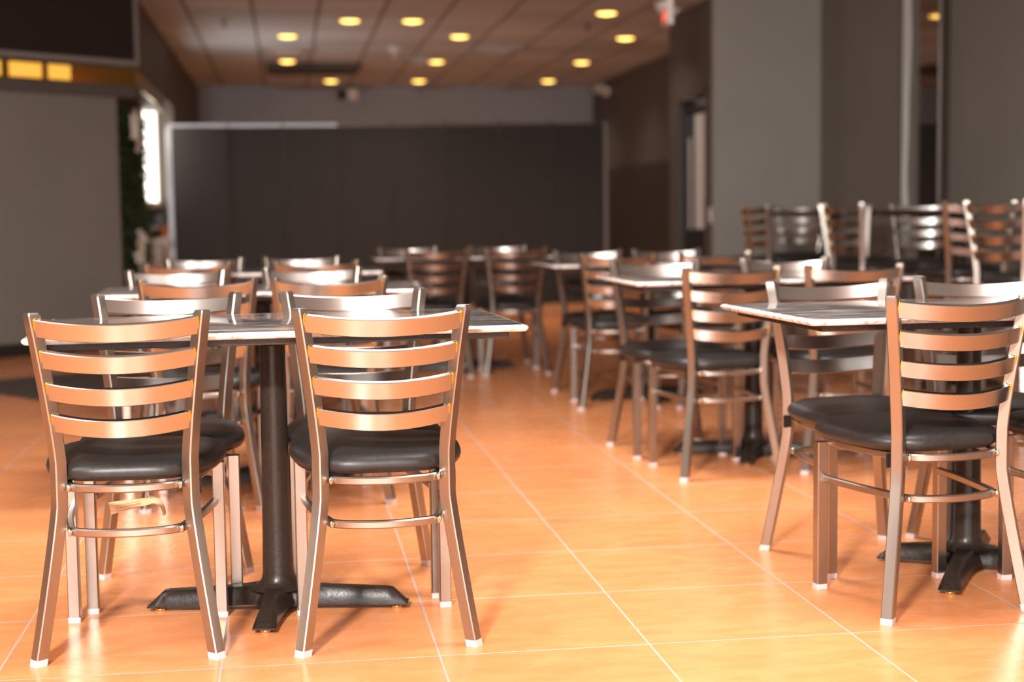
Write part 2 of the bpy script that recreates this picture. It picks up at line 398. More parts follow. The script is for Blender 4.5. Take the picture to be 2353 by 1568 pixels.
def flowers(name, label, loc, n, spread, drop, seed):
    r = random.Random(seed)
    t = thing(name, label, 'flowers', loc, YAW, 'white flower sprays')
    st = bmesh.new()
    add_sweep(st, catmull([(-0.05, 0, 0.1), (0, 0.02, 0.12), (0.04, 0.03, 0.06), (0.05, 0.02, -drop)]), rrect(0.004, 0.004, 0.002), up=Vector((0, 1, 0.1)))
    for i in range(n):
        pet = bmesh.new()
        f = i/(n-1); c = Vector((0.06+r.uniform(-0.01, 0.02), r.uniform(-spread, spread), 0.10-f*(drop+0.1)))
        mxf = Matrix.Translation(c) @ Matrix.Rotation(r.uniform(-0.5, 0.5)-1.2, 4, 'Z') @ Matrix.Rotation(PI/2+r.uniform(-0.4, 0.4), 4, 'X')
        for k in range(5):
            a = 2*PI*k/5; s = 0.070
            mm = mxf @ Matrix.Rotation(a, 4, 'Z')
            v = [pet.verts.new(mm @ Vector(q)) for q in ((0.004, 0, 0), (s*0.6, -s*0.38, 0.006), (s, 0, 0.012), (s*0.6, s*0.38, 0.006), (s*0.55, 0, -0.002))]
            pet.faces.new((v[0], v[1], v[4])); pet.faces.new((v[1], v[2], v[4])); pet.faces.new((v[2], v[3], v[4])); pet.faces.new((v[3], v[0], v[4]))
        k0 = len(pet.faces); bmesh.ops.create_icosphere(pet, subdivisions=1, radius=0.012, matrix=mxf)
        pet.faces.ensure_lookup_table()
        for fc in list(pet.faces)[k0:]: fc.material_index = 1
        obj('blossom', pet, None, t, mats=[M['petal'], M['petal_core']])
    obj('stem', st, M['leaf'], t)
flowers('flower_spray', 'white flower spray high on the green leafy wall', W(-1.24, 12.56, 1.78), 11, 0.10, 0.16, 3)
flowers('flower_spray', 'white flower spray low on the green leafy wall', W(-1.24, 12.58, 0.80), 11, 0.10, 0.16, 5)
flowers('flower_spray', 'white flower spray beneath the bright window', W(-1.20, 15.0, 0.74), 8, 0.14, 0.14, 8)

wn = thing('window_1', 'x', 'x'); del wn['label']; del wn['category']; structure(wn)
wn.location = W(-1.34, 15.57); wn.rotation_euler = (0, 0, YAW)
obj('window_pane', box(-0.04, -0.02, -0.65, 0.9, 1.2, 2.2), M['daylight'], wn)
fb = bmesh.new()
add_box(fb, -0.06, 0.0, -0.70, -0.65, 1.14, 2.26); add_box(fb, -0.06, 0.0, 0.90, 0.95, 1.14, 2.26)
add_box(fb, -0.06, 0.04, -0.70, 0.95, 1.14, 1.20); add_box(fb, -0.06, 0.0, -0.70, 0.95, 2.20, 2.26); add_box(fb, -0.05, -0.01, 0.0, 0.03, 1.2, 2.2)
obj('window_frame', fb, M['cream'], wn)
sh = thing('side_cabinet', 'cream side cabinet under the bright window', 'cabinet', W(-1.355, 15.55), YAW)
obj('body', box(-0.04, 0.13, -0.62, 0.85, 0.03, 0.80, bevel=0.004), M['cream'], sh)
obj('top', box(-0.05, 0.16, -0.65, 0.88, 0.80, 0.83, bevel=0.004), M['white'], sh)
for k in range(3):
    d = obj('door', box(0.132, 0.145, -0.60+k*0.48, -0.14+k*0.48, 0.07, 0.77, bevel=0.003), M['cream'], sh)
    obj('handle', box(0.145, 0.16, -0.19+k*0.48, -0.17+k*0.48, 0.36, 0.52), M['rail'], d)
o = obj('black_box', box(-0.06, 0.06, -0.22, 0.22, 0, 0.12, bevel=0.004), M['darkplastic']); o.location = W(-1.26, 15.35, 0.955); o.rotation_euler = (0, 0, YAW)
tag(o, 'black box on the ledge below the bright window', 'box')
o = obj('ledge_shelf', box(-0.07, 0.08, -0.62, 0.85, -0.03, 0), M['cream']); o.location = W(-1.33, 15.55, 0.955); o.rotation_euler = (0, 0, YAW)
tag(o, 'cream wall ledge that carries the black box', 'shelf')
b = bmesh.new(); add_lathe(b, [(0.0, 0), (0.045, 0.0), (0.05, 0.02), (0.05, 0.16), (0.03, 0.20), (0.02, 0.24), (0, 0.24)][1:-1], 18)
o = obj('orange_bottle', b, M['orange'], smooth=True); o.location = W(-1.27, 15.9, 0.83); tag(o, 'orange bottle standing on the cream side cabinet', 'bottle')

# ------------------------------------------------------------------ door, switch, mirror strip on the right
dr = bpy.data.objects.new('door_1', None); COL.objects.link(dr); structure(dr)
dr.location = W(3.60, 13.045); dr.rotation_euler = (0, 0, YAW)
fb = bmesh.new()
add_box(fb, -0.015, 0.10, -0.52, -0.47, 0, 2.10); add_box(fb, -0.015, 0.10, 0.47, 0.52, 0, 2.10); add_box(fb, -0.015, 0.10, -0.52, 0.52, 2.05, 2.10)
obj('door_frame', fb, M['wall_dark'], dr)
lf = bmesh.new()
add_box(lf, 0.05, 0.09, -0.47, -0.40, 0.01, 2.05); add_box(lf, 0.05, 0.09, 0.40, 0.47, 0.01, 2.05); add_box(lf, 0.05, 0.09, -0.40, 0.40, 1.93, 2.05); add_box(lf, 0.05, 0.09, -0.40, 0.40, 0.01, 0.85)
obj('door_leaf', lf, M['darkplastic'], dr)
obj('door_glass', box(0.075, 0.081, -0.40, 0.40, 0.85, 1.93), M['doorglass'], dr)
bl = bmesh.new()
for k in range(14):
    yy = -0.38+k*0.035
    add_loft(bl, [[(0.060, yy, z), (0.066, yy+0.012, z), (0.062, yy+0.030, z), (0.056, yy+0.016, z)] for z in (0.88, 1.90)])
obj('blind', bl, M['blind'], dr)
bl = bmesh.new()
for k in range(2):
    yy = 0.24+k*0.04
    add_loft(bl, [[(0.060, yy, z), (0.066, yy+0.012, z), (0.062, yy+0.030, z), (0.056, yy+0.016, z)] for z in (0.88, 1.70)])
obj('blind', bl, M['blind'], dr)
cl = bmesh.new(); add_box(cl, 0.0, 0.05, -0.40, -0.16, 1.955, 2.015, bevel=0.006); add_sweep(cl, [(0.02, -0.2, 2.02), (-0.05, 0.05, 2.03), (0.0, 0.40, 2.03)], rrect(0.008, 0.006, 0.003))
obj('door_closer', cl, M['rail'], dr)
hd = bmesh.new(); add_cyl(hd, (0.0, -0.44, 0.9), (0.0, -0.44, 1.15), 0.011); add_cyl(hd, (0.0, -0.44, 0.93), (0.05, -0.44, 0.93), 0.008); add_cyl(hd, (0.0, -0.44, 1.12), (0.05, -0.44, 1.12), 0.008)
obj('door_handle', hd, M['rail'], dr)

sw = thing('light_switch', 'small pale switch plate on the corner beside the door', 'light switch', W(3.60, 12.44, 1.0), YAW)
obj('plate', box(-0.008, 0, -0.040, 0.040, -0.07, 0.07, bevel=0.002), M['white'], sw)
obj('rocker', box(-0.013, -0.008, -0.014, 0.014, -0.03, 0.03), M['white'], sw)

mw = bpy.data.objects.new('window_2', None); COL.objects.link(mw); structure(mw)
mw.location = W(4.545, 10.20); mw.rotation_euler = (0, 0, YAW)
obj('window_pane', box(-0.03, -0.02, -0.30, 0.31, 0.0, 2.8), M['mirror'], mw)
fb = bmesh.new()
add_box(fb, -0.055, 0, -0.37, -0.30, 0, 2.845); add_box(fb, -0.05, 0, 0.31, 0.345, 0, 2.845); add_box(fb, -0.05, 0, -0.33, 0.34, 2.80, 2.845)
obj('window_frame', fb, M['bronze'], mw)
obj('window_trim', box(-0.062, -0.055, -0.335, -0.325, 0, 2.845), M['steel'], mw)
cu = bmesh.new(); rings = []  # wavy bright reflection in the mirror, modelled as a pale solid strip
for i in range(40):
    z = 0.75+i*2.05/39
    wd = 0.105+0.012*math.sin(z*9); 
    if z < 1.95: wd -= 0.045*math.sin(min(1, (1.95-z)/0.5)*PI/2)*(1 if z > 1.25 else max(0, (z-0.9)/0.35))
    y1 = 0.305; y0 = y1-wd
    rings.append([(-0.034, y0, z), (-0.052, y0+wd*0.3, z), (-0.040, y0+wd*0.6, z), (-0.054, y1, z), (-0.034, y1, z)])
add_loft(cu, rings); obj('reflection_strip', cu, M['reflection_strip'], mw)

# ------------------------------------------------------------------ ceiling fixtures
lamps = [(0.63, 14.09), (1.21, 14.09), (0.06, 15.32), (1.79, 15.28), (2.92, 13.45), (3.53, 15.35), (0.06, 17.77), (1.80, 17.77), (3.56, 17.82), (0.64, 20.34), (1.82, 20.33), (3.59, 20.31)]
lamp_lab = ['round ceiling downlight at the top centre, leftmost of the near pair', 'round ceiling downlight right of the near pair at top centre',
 'round ceiling downlight second row, farthest left', 'round ceiling downlight second row, right of the centre pair', 'round ceiling downlight topmost on the right side',
 'round ceiling downlight nearest the exit sign, below the topmost right one', 'round ceiling downlight third row left, above the dark ceiling grille', 'round ceiling downlight third row centre beside the pale vent',
 'round ceiling downlight third row, farthest right', 'round ceiling downlight last row, left, above the wall camera', 'round ceiling downlight last row, in the middle', 'round ceiling downlight last row, on the right']
proto = thing('ceiling_downlight', lamp_lab[0], 'ceiling light', (0, 0, 0), 0, 'warm ceiling downlights')
b = bmesh.new(); add_lathe(b, [(0.098, 0.0), (0.110, -0.012), (0.092, -0.016), (0.088, -0.006)], 32); obj('trim_ring', b, M['lamp_ring'], proto, True)
b = bmesh.new(); add_lathe(b, [(0.088, -0.006), (0.086, -0.020), (0.05, -0.030), (0.01, -0.033)], 32); obj('lens', b, M['lamp'], proto, True)
for i, (u, w) in enumerate(lamps):
    o = proto if i == 0 else dup(proto)
    o.location = W(u, w, CZ); o['label'] = lamp_lab[i]
    ld = bpy.data.lights.new('downlight_beam', 'SPOT'); ld.energy = 22; ld.color = (1, 0.80, 0.58); ld.spot_size = 2.3; ld.spot_blend = 1; ld.shadow_soft_size = 0.08
    lo = bpy.data.objects.new('downlight_beam', ld); COL.objects.link(lo); lo.location = W(u, w, CZ-0.05)

def diffuser(label, u0, u1, w0, w1, name='ceiling_vent'):
    t = thing(name, label, 'ceiling vent', W((u0+u1)/2, (w0+w1)/2, CZ), YAW)
    hx, hy = (u1-u0)/2, (w1-w0)/2
    b = bmesh.new()
    for k, (s, z) in enumerate(((1.0, 0.0), (0.74, -0.02), (0.48, -0.04))):
        add_loft(b, [[(-hx*s, -hy*s, z-0.002), (hx*s, -hy*s, z-0.002), (hx*s, hy*s, z-0.002), (-hx*s, hy*s, z-0.002)],
                     [(-hx*s*0.8, -hy*s*0.8, z-0.035), (hx*s*0.8, -hy*s*0.8, z-0.035), (hx*s*0.8, hy*s*0.8, z-0.035), (-hx*s*0.8, hy*s*0.8, z-0.035)]])
    obj('louvres', b, M['diffuser'], t)
    f = bmesh.new()
    for a in ((-hx-.02, hx+.02, -hy-.02, -hy), (-hx-.02, hx+.02, hy, hy+.02), (-hx-.02, -hx, -hy, hy), (hx, hx+.02, -hy, hy)): add_box(f, *a, -0.03, -0.001)
    obj('frame', f, M['diffuser'], t)
diffuser('square pale ceiling vent left, between the downlights', -0.2, 0.31, 16.3, 16.8)
diffuser('square pale ceiling vent right of the centre', 2.07, 2.58, 16.3, 16.8)
diffuser('small pale ceiling vent beside the centre downlight', 1.45, 1.72, 17.4, 17.6)
rg = thing('return_grille', 'wide dark ceiling grille left of the middle', 'ceiling vent', W(0.375, 18.5, CZ), YAW)
obj('panel', box(-0.56, 0.56, -0.5, 0.5, -0.05, -0.001, bevel=0.006), M['duct'], rg)
b = bmesh.new()
for k in range(12): add_box(b, -0.5, 0.5, -0.45+k*0.08, -0.42+k*0.08, -0.062, -0.05)
obj('slats', b, M['duct'], rg)
def sprinkler(label, u, w):
    t = thing('fire_sprinkler', label, 'sprinkler', W(u, w, CZ))
    b = bmesh.new(); add_lathe(b, [(0.03, -0.001), (0.034, -0.008), (0.010, -0.012), (0.009, -0.05), (0.006, -0.055)], 16); obj('body', b, M['duct'], t, True)
    b = bmesh.new(); add_lathe(b, [(0.004, -0.055), (0.022, -0.062), (0.022, -0.066), (0.003, -0.068)], 16); obj('deflector', b, M['duct'], t, True)
sprinkler('small ceiling sprinkler at the upper left of the ceiling', -0.52, 14.18)
sprinkler('small ceiling sprinkler near the topmost right downlight', 2.92, 14.3)
t = thing('smoke_detector', 'pale round detector hanging at the middle of the ceiling', 'detector', W(1.22, 16.4, CZ))
b = bmesh.new(); add_lathe(b, [(0.075, -0.001), (0.08, -0.03), (0.06, -0.05), (0.03, -0.055)], 24); obj('body', b, M['white'], t, True)
b = bmesh.new(); add_lathe(b, [(0.03, -0.055), (0.028, -0.10), (0.015, -0.13), (0.004, -0.135)], 20); obj('sensor', b, M['diffuser'], t, True)

# exit sign with lamp heads, hung from the ceiling
ex = thing('exit_sign', 'white exit sign with red lettering and two lamp heads at the ceiling', 'exit sign', W(2.79, 10.75, 2.47), 0.0)
obj('housing', box(-0.025, 0.025, -0.16, 0.16, -0.09, 0.10, bevel=0.006), M['white'], ex)
b = bmesh.new(); add_cyl(b, (0, 0, 0.10), (0, 0, 0.379), 0.010); add_lathe(b, [(0.05, 0.366), (0.05, 0.379)], 20); obj('stem', b, M['white'], ex, True)
for sy, a in ((-1, 0.5), (1, -0.4)):
    b = bmesh.new(); add_cyl(b, (0.0, sy*0.10, 0.09), (0, sy*0.11, 0.13), 0.008); h = (Vector((-0.085, sy*0.11-0.02, 0.03)) if sy < 0 else Vector((0.075, sy*0.11, 0.02)))
    add_cyl(b, Vector((0, sy*0.11, 0.07)), h, 0.030, 0.045, 20)
    obj('lamp_head', b, M['white'], ex, True)
def text_mesh(name, s, size, m, parent, loc, rot, ext=0.001, align='CENTER'):
    c = bpy.data.curves.new(name, 'FONT'); c.body = s; c.size = size; c.extrude = ext; c.align_x = align; c.align_y = 'CENTER'
    to = bpy.data.objects.new(name, c); COL.objects.link(to)
    dg = bpy.context.evaluated_depsgraph_get(); me = bpy.data.meshes.new_from_object(to.evaluated_get(dg))
    COL.objects.unlink(to); bpy.data.objects.remove(to)
    me.materials.clear(); me.materials.append(m)
    o = bpy.data.objects.new(name, me); COL.objects.link(o); o.parent = parent; o.location = loc; o.rotation_euler = rot
    return o
text_mesh('lettering', 'EXIT', 0.15, M['red'], ex, (-0.0265, 0, 0.0), (PI/2, 0, -PI/2))

em = thing('emergency_light', 'twin-headed emergency light high on the far right wall', 'emergency light', W(4.38, 20.27, 2.69), YAW)
obj('housing', box(-0.03, 0.03, -0.13, 0.13, -0.06, 0.05, bevel=0.006), M['white'], em)
for sy in (-1, 1):
    b = bmesh.new(); add_cyl(b, (-0.03, sy*0.09, 0.06), (-0.13, sy*0.10, 0.03), 0.04, 0.065, 20); obj('lamp_head', b, M['white'], em, True)
sc_ = thing('security_camera', 'small camera with white box on the back wall above the divider', 'camera', W(0.86, 21.09, 2.71), YAW)
obj('junction_box', box(0.03, 0.17, -0.10, 0.02, -0.075, 0.075, bevel=0.008), M['white'], sc_)
b = bmesh.new(); add_cyl(b, (0.03, -0.05, 0.0), (-0.02, -0.08, 0.0), 0.018); bmesh.ops.create_uvsphere(b, u_segments=16, v_segments=10, radius=0.065, matrix=Matrix.Translation((-0.06, -0.10, 0)))
obj('camera_head', b, M['darkplastic'], sc_, True)

# ------------------------------------------------------------------ folding room divider
dv = thing('room_divider', 'long dark folding room divider with metal frame at the back', 'room divider', W(-1.10, 15.2), YAW)
PWD = 4.36/8
for k in range(8):
    x0 = k*PWD; b = bmesh.new()
    off = 0.012 if k % 2 else -0.012
    add_box(b, x0+0.008, x0+PWD-0.008, -0.018+off, 0.018+off, 0.10, 1.93, bevel=0.004)
    p = obj('divider_panel', b, M['divider'], dv)
    obj('top_rail', box(x0+0.004, x0+PWD-0.004, -0.02+off, 0.02+off, 1.93, 1.955), M['rail'] if k < 3 else M['bronze'], p)
for k in range(1, 8):
    x0 = k*PWD; b = bmesh.new(); add_cyl(b, (x0, 0, 1.90), (x0, 0, 1.975), 0.014); add_cyl(b, (x0, 0, 0.12), (x0, 0, 1.90), 0.008)
    obj('hinge', b, M['bronze'], dv, True)
for x0, x1, m_ in ((-0.052, 0.004, 'rail'), (4.36, 4.395, 'frame_grey')):
    fb = bmesh.new(); add_box(fb, x0, x1, -0.035, 0.035, 0.09, 1.965, bevel=0.008)
    p = obj('end_frame', fb, M[m_], dv)
    b = bmesh.new(); add_box(b, x0-0.0, x1+0.0, -0.25, 0.25, 0.06, 0.10); obj('foot_bar', b, M['rail'], p)
    for sy in (-1, 1):
        b = bmesh.new(); xc = (x0+x1)/2; add_cyl(b, (xc-0.012, sy*0.22, 0.03), (xc+0.012, sy*0.22, 0.03), 0.03, n=18); obj('caster', b, M['darkplastic'], p, True)
b = bmesh.new(); add_cyl(b, (-0.025, -0.045, 0.62), (-0.025, -0.06, 0.62), 0.022, n=18); obj('latch', b, M['rail'], dv, True)

# ------------------------------------------------------------------ floor mat
fm = obj('floor_mat', box(0, 1.1, -1.35, 0, 0.0005, 0.009, bevel=0.003), M['rubber'])
fm.location = W(-2.14, 9.74); fm.rotation_euler = (0, 0, YAW+math.atan2(0.607, 0.795))
tag(fm, 'dark brown rubber mat on the tiles before the grey angled wall', 'floor mat')

# ------------------------------------------------------------------ ladder-back chair
W0, PHI, TB, TT, WF, DF = 0.1516, 0.867, 0.0697, 0.0496, 0.1868, 0.3337

def post_t(z):
    """outward offset of the bent rear leg at height z, seat at its usual 0.41"""
    if z < 0.37: return TB*((0.37-z)/0.37)**1.12
    if z > 0.47: return (TT+0.004)*((z-0.47)/0.35)**1.2
    return 0.0

def post_pt(s, z, dz):
    zz = z-dz
    if zz < 0.37 and dz > 0: t = TB*((0.37-zz)/(0.37+dz))**1.12*1.15
    else: t = post_t(zz)
    return Vector((s*(W0 + math.sin(PHI)*t), -math.cos(PHI)*t, z))

def build_chair(name, dz=0.0):
    root = thing(name, '-', 'chair')
    SZ = 0.41+dz
    prof = rrect(0.0152, 0.0152, 0.0026, 1)
    for s in (-1, 1):
        # bent rear leg that runs up into the back
        ax = Vector((s*math.sin(PHI), -math.cos(PHI), 0)); ay = Vector((0, 0, 1)).cross(ax)
        zs = [0.014] + [0.02+i*(0.815+dz-0.02)/30 for i in range(31)]
        rings = []
        for z in zs:
            c = post_pt(s, z, dz); rings.append([c + ax*x + ay*y for x, y in prof])
        c = post_pt(s, 0.822+dz, dz); rings.append([c + ax*x*0.82 + ay*y*0.82 for x, y in prof])
        b = bmesh.new(); add_loft(b, rings); rl = obj('rear_leg', b, M['steel'], root, True, sharp=25)
        b = bmesh.new(); c0 = post_pt(s, 0.0, dz); c1 = post_pt(s, 0.016, dz)
        add_loft(b, [[c + ax*x*1.03 + ay*y*1.03 for x, y in prof] for c in (c0, c1)]); obj('foot_cap', b, M['glide'], rl, True)
        # straight front leg
        b = bmesh.new(); add_loft(b, [[(s*WF+x, DF+y, z) for x, y in prof] for z in (0.012, SZ-0.004)])
        fl = obj('front_leg', b, M['steel'], root, True, sharp=25)
        b = bmesh.new(); add_loft(b, [[(s*WF+x*1.03, DF+y*1.03, z) for x, y in prof] for z in (0.0, 0.014)]); obj('foot_cap', b, M['glide'], fl, True)
    # four curved slats
    TL = math.radians(12)
    for zt in (0.807, 0.734, 0.659, 0.585):
        zc = zt-0.019+dz; pc = post_pt(1, zc, dz); xe = pc.x-0.0075
        y0 = pc.y-0.008
        path = []; n = 18
        for i in range(n+1):
            f = -1+2*i/n; k = 1-f*f
            path.append(Vector((xe*f, y0-0.050*k*math.cos(TL), zc-0.050*k*math.sin(TL)-0.002*k)))
        upv = Vector((0, -math.sin(TL), math.cos(TL)))
        b = bmesh.new(); add_sweep(b, path, rrect(0.0085, 0.0208, 0.0016, 1), up=upv)
        for e, sgn in ((0, 1), (n, -1)):
            q = path[e]; d = (path[1]-path[0]) if e == 0 else (path[n-1]-path[n]); d.normalize()
            add_sweep(b, [q - d*0.0008, q + d*0.0020], rrect(0.0105, 0.0228, 0.003, 1), up=upv, mi=1)
        obj('slat', b, None, root, True, mats=[M['slat'], M['weld']], sharp=25)
    # seat ring and lower hoop
    def rear(z, yb):
        return [(-0.134, 0.035, z), (-0.122, 0.0, z), (-0.085, yb*0.62, z), (0, yb, z), (0.085, yb*0.62, z), (0.122, 0.0, z), (0.134, 0.035, z)]
    tube = rrect(0.0085, 0.0095, 0.0032, 1)
    ring = catmull([(-0.16, 0.13, SZ), (-0.172, 0.24, SZ)][::-1] + rear(SZ, -0.042) + [(0.16, 0.13, SZ), (0.172, 0.24, SZ), (0.16, 0.335, SZ), (0.08, 0.362, SZ), (-0.08, 0.362, SZ), (-0.16, 0.335, SZ)], 6, True)
    b = bmesh.new(); add_sweep(b, ring, tube, closed=True); sf = obj('seat_frame', b, M['steel'], root, True)
    zl = 0.305+dz*0.55
    xk = 1.0 if dz == 0 else 1.05
    hoop = catmull([(-0.178, 0.325, zl), (-0.160, 0.17, zl)] + [(x*xk, y, z) for x, y, z in rear(zl, -0.040)] + [(0.160, 0.17, zl), (0.178, 0.325, zl)], 6)
    b = bmesh.new(); add_sweep(b, hoop, tube); st = obj('stretcher_hoop', b, M['steel'], root, True)
    for z, par in ((SZ, sf), (zl, st)):
        for s in (-1, 1):
            b = bmesh.new(); bmesh.ops.create_uvsphere(b, u_segments=12, v_segments=8, radius=0.0085, matrix=Matrix.Translation((s*0.128, -0.012, z)) @ Matrix.Diagonal((0.6, 0.9, 1.15, 1)))
            obj('bolt', b, M['chrome'], par, True)
    for s in (-1, 1):
        obj('bracket', box(min(s*0.150, s*0.174), max(s*0.150, s*0.174), 0.014, 0.020, SZ-0.026, SZ+0.010), M['bracket'], root)
    # cushion
    half = [(0.0, -0.020), (0.075, -0.019), (0.118, -0.006), (0.150, 0.022), (0.182, 0.055), (0.203, 0.12), (0.213, 0.20), (0.215, 0.28), (0.200, 0.345), (0.155, 0.392), (0.08, 0.412)]
    pts = half + [(0.0, 0.417)] + [(-x, y) for x, y in half[1:][::-1]]
    out = catmull([(x, y, 0) for x, y in pts], 3, True)
    cx, cyc = 0.0, 0.20
    zb = SZ+0.010
    layers = [(0.55, zb), (0.86, zb), (0.955, zb+0.004), (0.99, zb+0.013), (1.0, zb+0.023), (0.988, zb+0.033), (0.95, zb+0.042), (0.87, zb+0.049), (0.72, zb+0.054), (0.45, zb+0.057), (0.15, zb+0.058)]
    b = bmesh.new(); add_loft(b, [[(cx+(p.x-cx)*k, cyc+(p.y-cyc)*k, z) for p in out] for k, z in layers])
    obj('seat', b, M['vinyl'], root, True)
    if dz:   # extra foot ring on the tall stool
        z2 = 0.25
        hoop = catmull([(-0.178, 0.33, z2), (-0.182, 0.17, z2), (-0.19, 0.02, z2)], 5)
        b = bmesh.new(); add_sweep(b, hoop, tube); add_sweep(b, [(-p.x, p.y, p.z) for p in hoop], tube); add_sweep(b, [(-0.178, 0.335, z2+0.0), (0.178, 0.335, z2)], tube)
        obj('footrest', b, M['steel'], root, True)
    return root

chair0 = build_chair('dining_chair')
used = []
def place(proto, x, y, rz, label, group, cat='chair'):
    o = proto if proto.name not in used else dup(proto)
    used.append(proto.name)
    o.location = (x, y, 0); o.rotation_euler = (0, 0, rz); o['label'] = label; o['group'] = group; o['category'] = cat
    return o
G1, G2, G3 = 'ladder-back chairs of the left row', 'ladder-back chairs of the right row', 'ladder-back chairs at the table before the divider'
CH = [
 (-0.912, 3.463, 0.112, 'steel ladder-back chair nearest the camera at far left, paper tag under its seat', G1),
 (-0.309, 3.526, 0.182, 'steel ladder-back chair in the foreground centre, back to the camera at the front table', G1),
 (-0.977, 4.219, 3.293, 'left steel ladder-back chair facing us across the front marble table', G1),
 (-0.451, 4.279, 3.307, 'right steel ladder-back chair facing us across the front marble table', G1),
 (-1.100, 5.245, 0.102, 'left near chair of the second table in the left row, back to us', G1),
 (-0.650, 5.293, 0.30, 'right near chair of the second table in the left row, back to us', G1),
 (-1.383, 6.163, 3.309, 'left far chair of the second table in the left row, facing us', G1),
 (-0.829, 6.226, 3.315, 'right far chair of the second table in the left row, facing us', G1),
 (-1.540, 7.120, 0.146, 'left near chair of the farthest table in the left row', G1),
 (-0.941, 7.190, 0.191, 'right near chair of the farthest table in the left row', G1),
 (-1.636, 7.966, 3.266, 'left far chair of the farthest table in the left row, before the divider', G1),
 (-1.123, 8.022, 3.325, 'right far chair of the farthest table in the left row, before the divider', G1),
 (-0.472, 9.454, 0.188, 'left near chair of the table before the dark divider, back to us', G3),
 (0.027, 9.580, 0.150, 'right near chair of the table before the dark divider, back to us', G3),
 (-0.704, 10.208, 3.319, 'left far chair of the table before the dark divider, facing us', G3),
 (-0.087, 10.301, 3.303, 'right far chair of the table before the dark divider, facing us', G3),
 (0.454, 8.615, 3.376, 'left far chair of the farthest table in the right row, facing us', G2),
 (0.559, 7.855, 0.110, 'left near chair of the farthest table in the right row, back to us', G2),
 (0.911, 8.651, 3.329, 'right far chair of the farthest table in the right row, facing us', G2),
 (1.067, 7.905, 0.283, 'right near chair of the farthest table in the right row, back to us', G2),
 (0.644, 6.577, 3.320, 'left far chair of the middle table in the right row, facing us', G2),
 (0.841, 5.770, 0.281, 'left near chair of the middle table in the right row, back to us', G2),
 (1.238, 6.687, 3.309, 'right far chair of the middle table in the right row, facing us', G2),
 (1.340, 5.880, 0.186, 'right near chair of the middle table in the right row, back to us', G2),
 (1.113, 3.759, 0.295, 'steel ladder-back chair in the right foreground, back to us at the right marble table', G2),
 (0.977, 4.516, 3.424, 'left steel chair facing us across the right foreground marble table', G2),
 (1.455, 4.582, 3.076, 'right steel chair facing us across the right foreground marble table', G2),
 (1.611, 3.805, 0.170, 'steel chair cut off by the right edge of the photo, at the right foreground table', G2),
]
for c in CH: place(chair0, *c)

stool0 = build_chair('bar_stool', 0.25)
stool0['category'] = 'bar stool'
GS = 'tall ladder-back stools at the bar-height tables'
def splace(u, w, rz, label):
    p = W(u, w); place(stool0, p.x, p.y, rz, label, GS, 'bar stool')
ST = [
 (3.33, 6.63, -1.12, 'tall steel stool at the far right, side-on with bright slat ends'),
 (3.61, 7.45, 0.12, 'tall steel stool with its back to us just left of the far right one'),
 (3.21, 8.26, -1.22, 'tall side-on stool at the left of the nearer bar table'),
 (3.93, 8.86, PI-0.25, 'tall stool facing us behind the nearer bar table with glinting slats'),
 (3.68, 9.47, PI+0.40, 'tall stool facing us between the two bar tables'),
 (3.22, 9.93, -1.28, 'tall side-on stool at the left end of the farther bar table'),
 (3.82, 10.85, PI-0.15, 'tall stool facing us behind the farther bar table'),
]
for s in ST: splace(*s)

# ------------------------------------------------------------------ tables
def table_base(root, x, y, yaw, La, Lb, H, plate=0.085):
    mx = Matrix.Translation((x, y, 0)) @ Matrix.Rotation(yaw, 4, 'Z')
    def T(v): return mx @ Vector(v)
    b = bmesh.new()
    prof = [(0.075, 0.060), (0.052, 0.072), (0.044, 0.082), (0.040, 0.10), (0.036, H*0.5), (0.0335, H-0.05), (0.034, H-0.012), (0.055, H-0.004), (0.055, H)]
    rings = [[T((r*math.cos(2*PI*i/28), r*math.sin(2*PI*i/28), z)) for i in range(28)] for r, z in prof]
    add_loft(b, rings); obj('column', b, M['black'], root, True)
    b = bmesh.new()
    rings = [[T((r*math.cos(2*PI*i/28), r*math.sin(2*PI*i/28), z)) for i in range(28)] for r, z in ((plate*0.5, H-0.026), (plate*0.97, H-0.016), (plate, H-0.010), (plate, H))]
    add_loft(b, rings); obj('mounting_plate', b, M['board'], root, True)
    # cast base with four tapering arms
    b = bmesh.new()
    for ang, Ln in ((0, La), (PI/2, Lb), (PI, La), (3*PI/2, Lb)):
        R = Matrix.Rotation(ang, 4, 'Z')
        rings = []
        for d, hw, ht, zb in ((0.0, 0.062, 0.072, 0.024), (0.045, 0.052, 0.070, 0.024), (0.085, 0.036, 0.066, 0.020), (0.14, 0.030, 0.062, 0.016), (Ln-0.055, 0.0285, 0.055, 0.013), (Ln-0.040, 0.0285, 0.052, 0.013), (Ln-0.004, 0.029, 0.018, 0.012), (Ln, 0.028, 0.013, 0.012)):
            tw = hw*0.52; c = 0.004
            sec = [(-hw, zb), (hw, zb), (hw, zb+c), (tw+c, max(ht-c, zb+c)), (tw, max(ht, zb+c)), (-tw, max(ht, zb+c)), (-tw-c, max(ht-c, zb+c)), (-hw, zb+c)]
            rings.append([T(R @ Vector((d, y_, z_))) for y_, z_ in sec])
        add_loft(b, rings)
    base = obj('base', b, M['black'], root, True)
    for ang, Ln in ((0, La), (PI/2, Lb), (PI, La), (3*PI/2, Lb)):
        c = T(Matrix.Rotation(ang, 4, 'Z') @ Vector((Ln-0.03, 0, 0)))
        b = bmesh.new(); add_lathe(b, [(0.014, 0.0), (0.016, 0.003), (0.016, 0.007), (0.006, 0.009), (0.006, 0.016)], 18, (c.x, c.y)); obj('glide', b, M['brass_glide'], base, True)

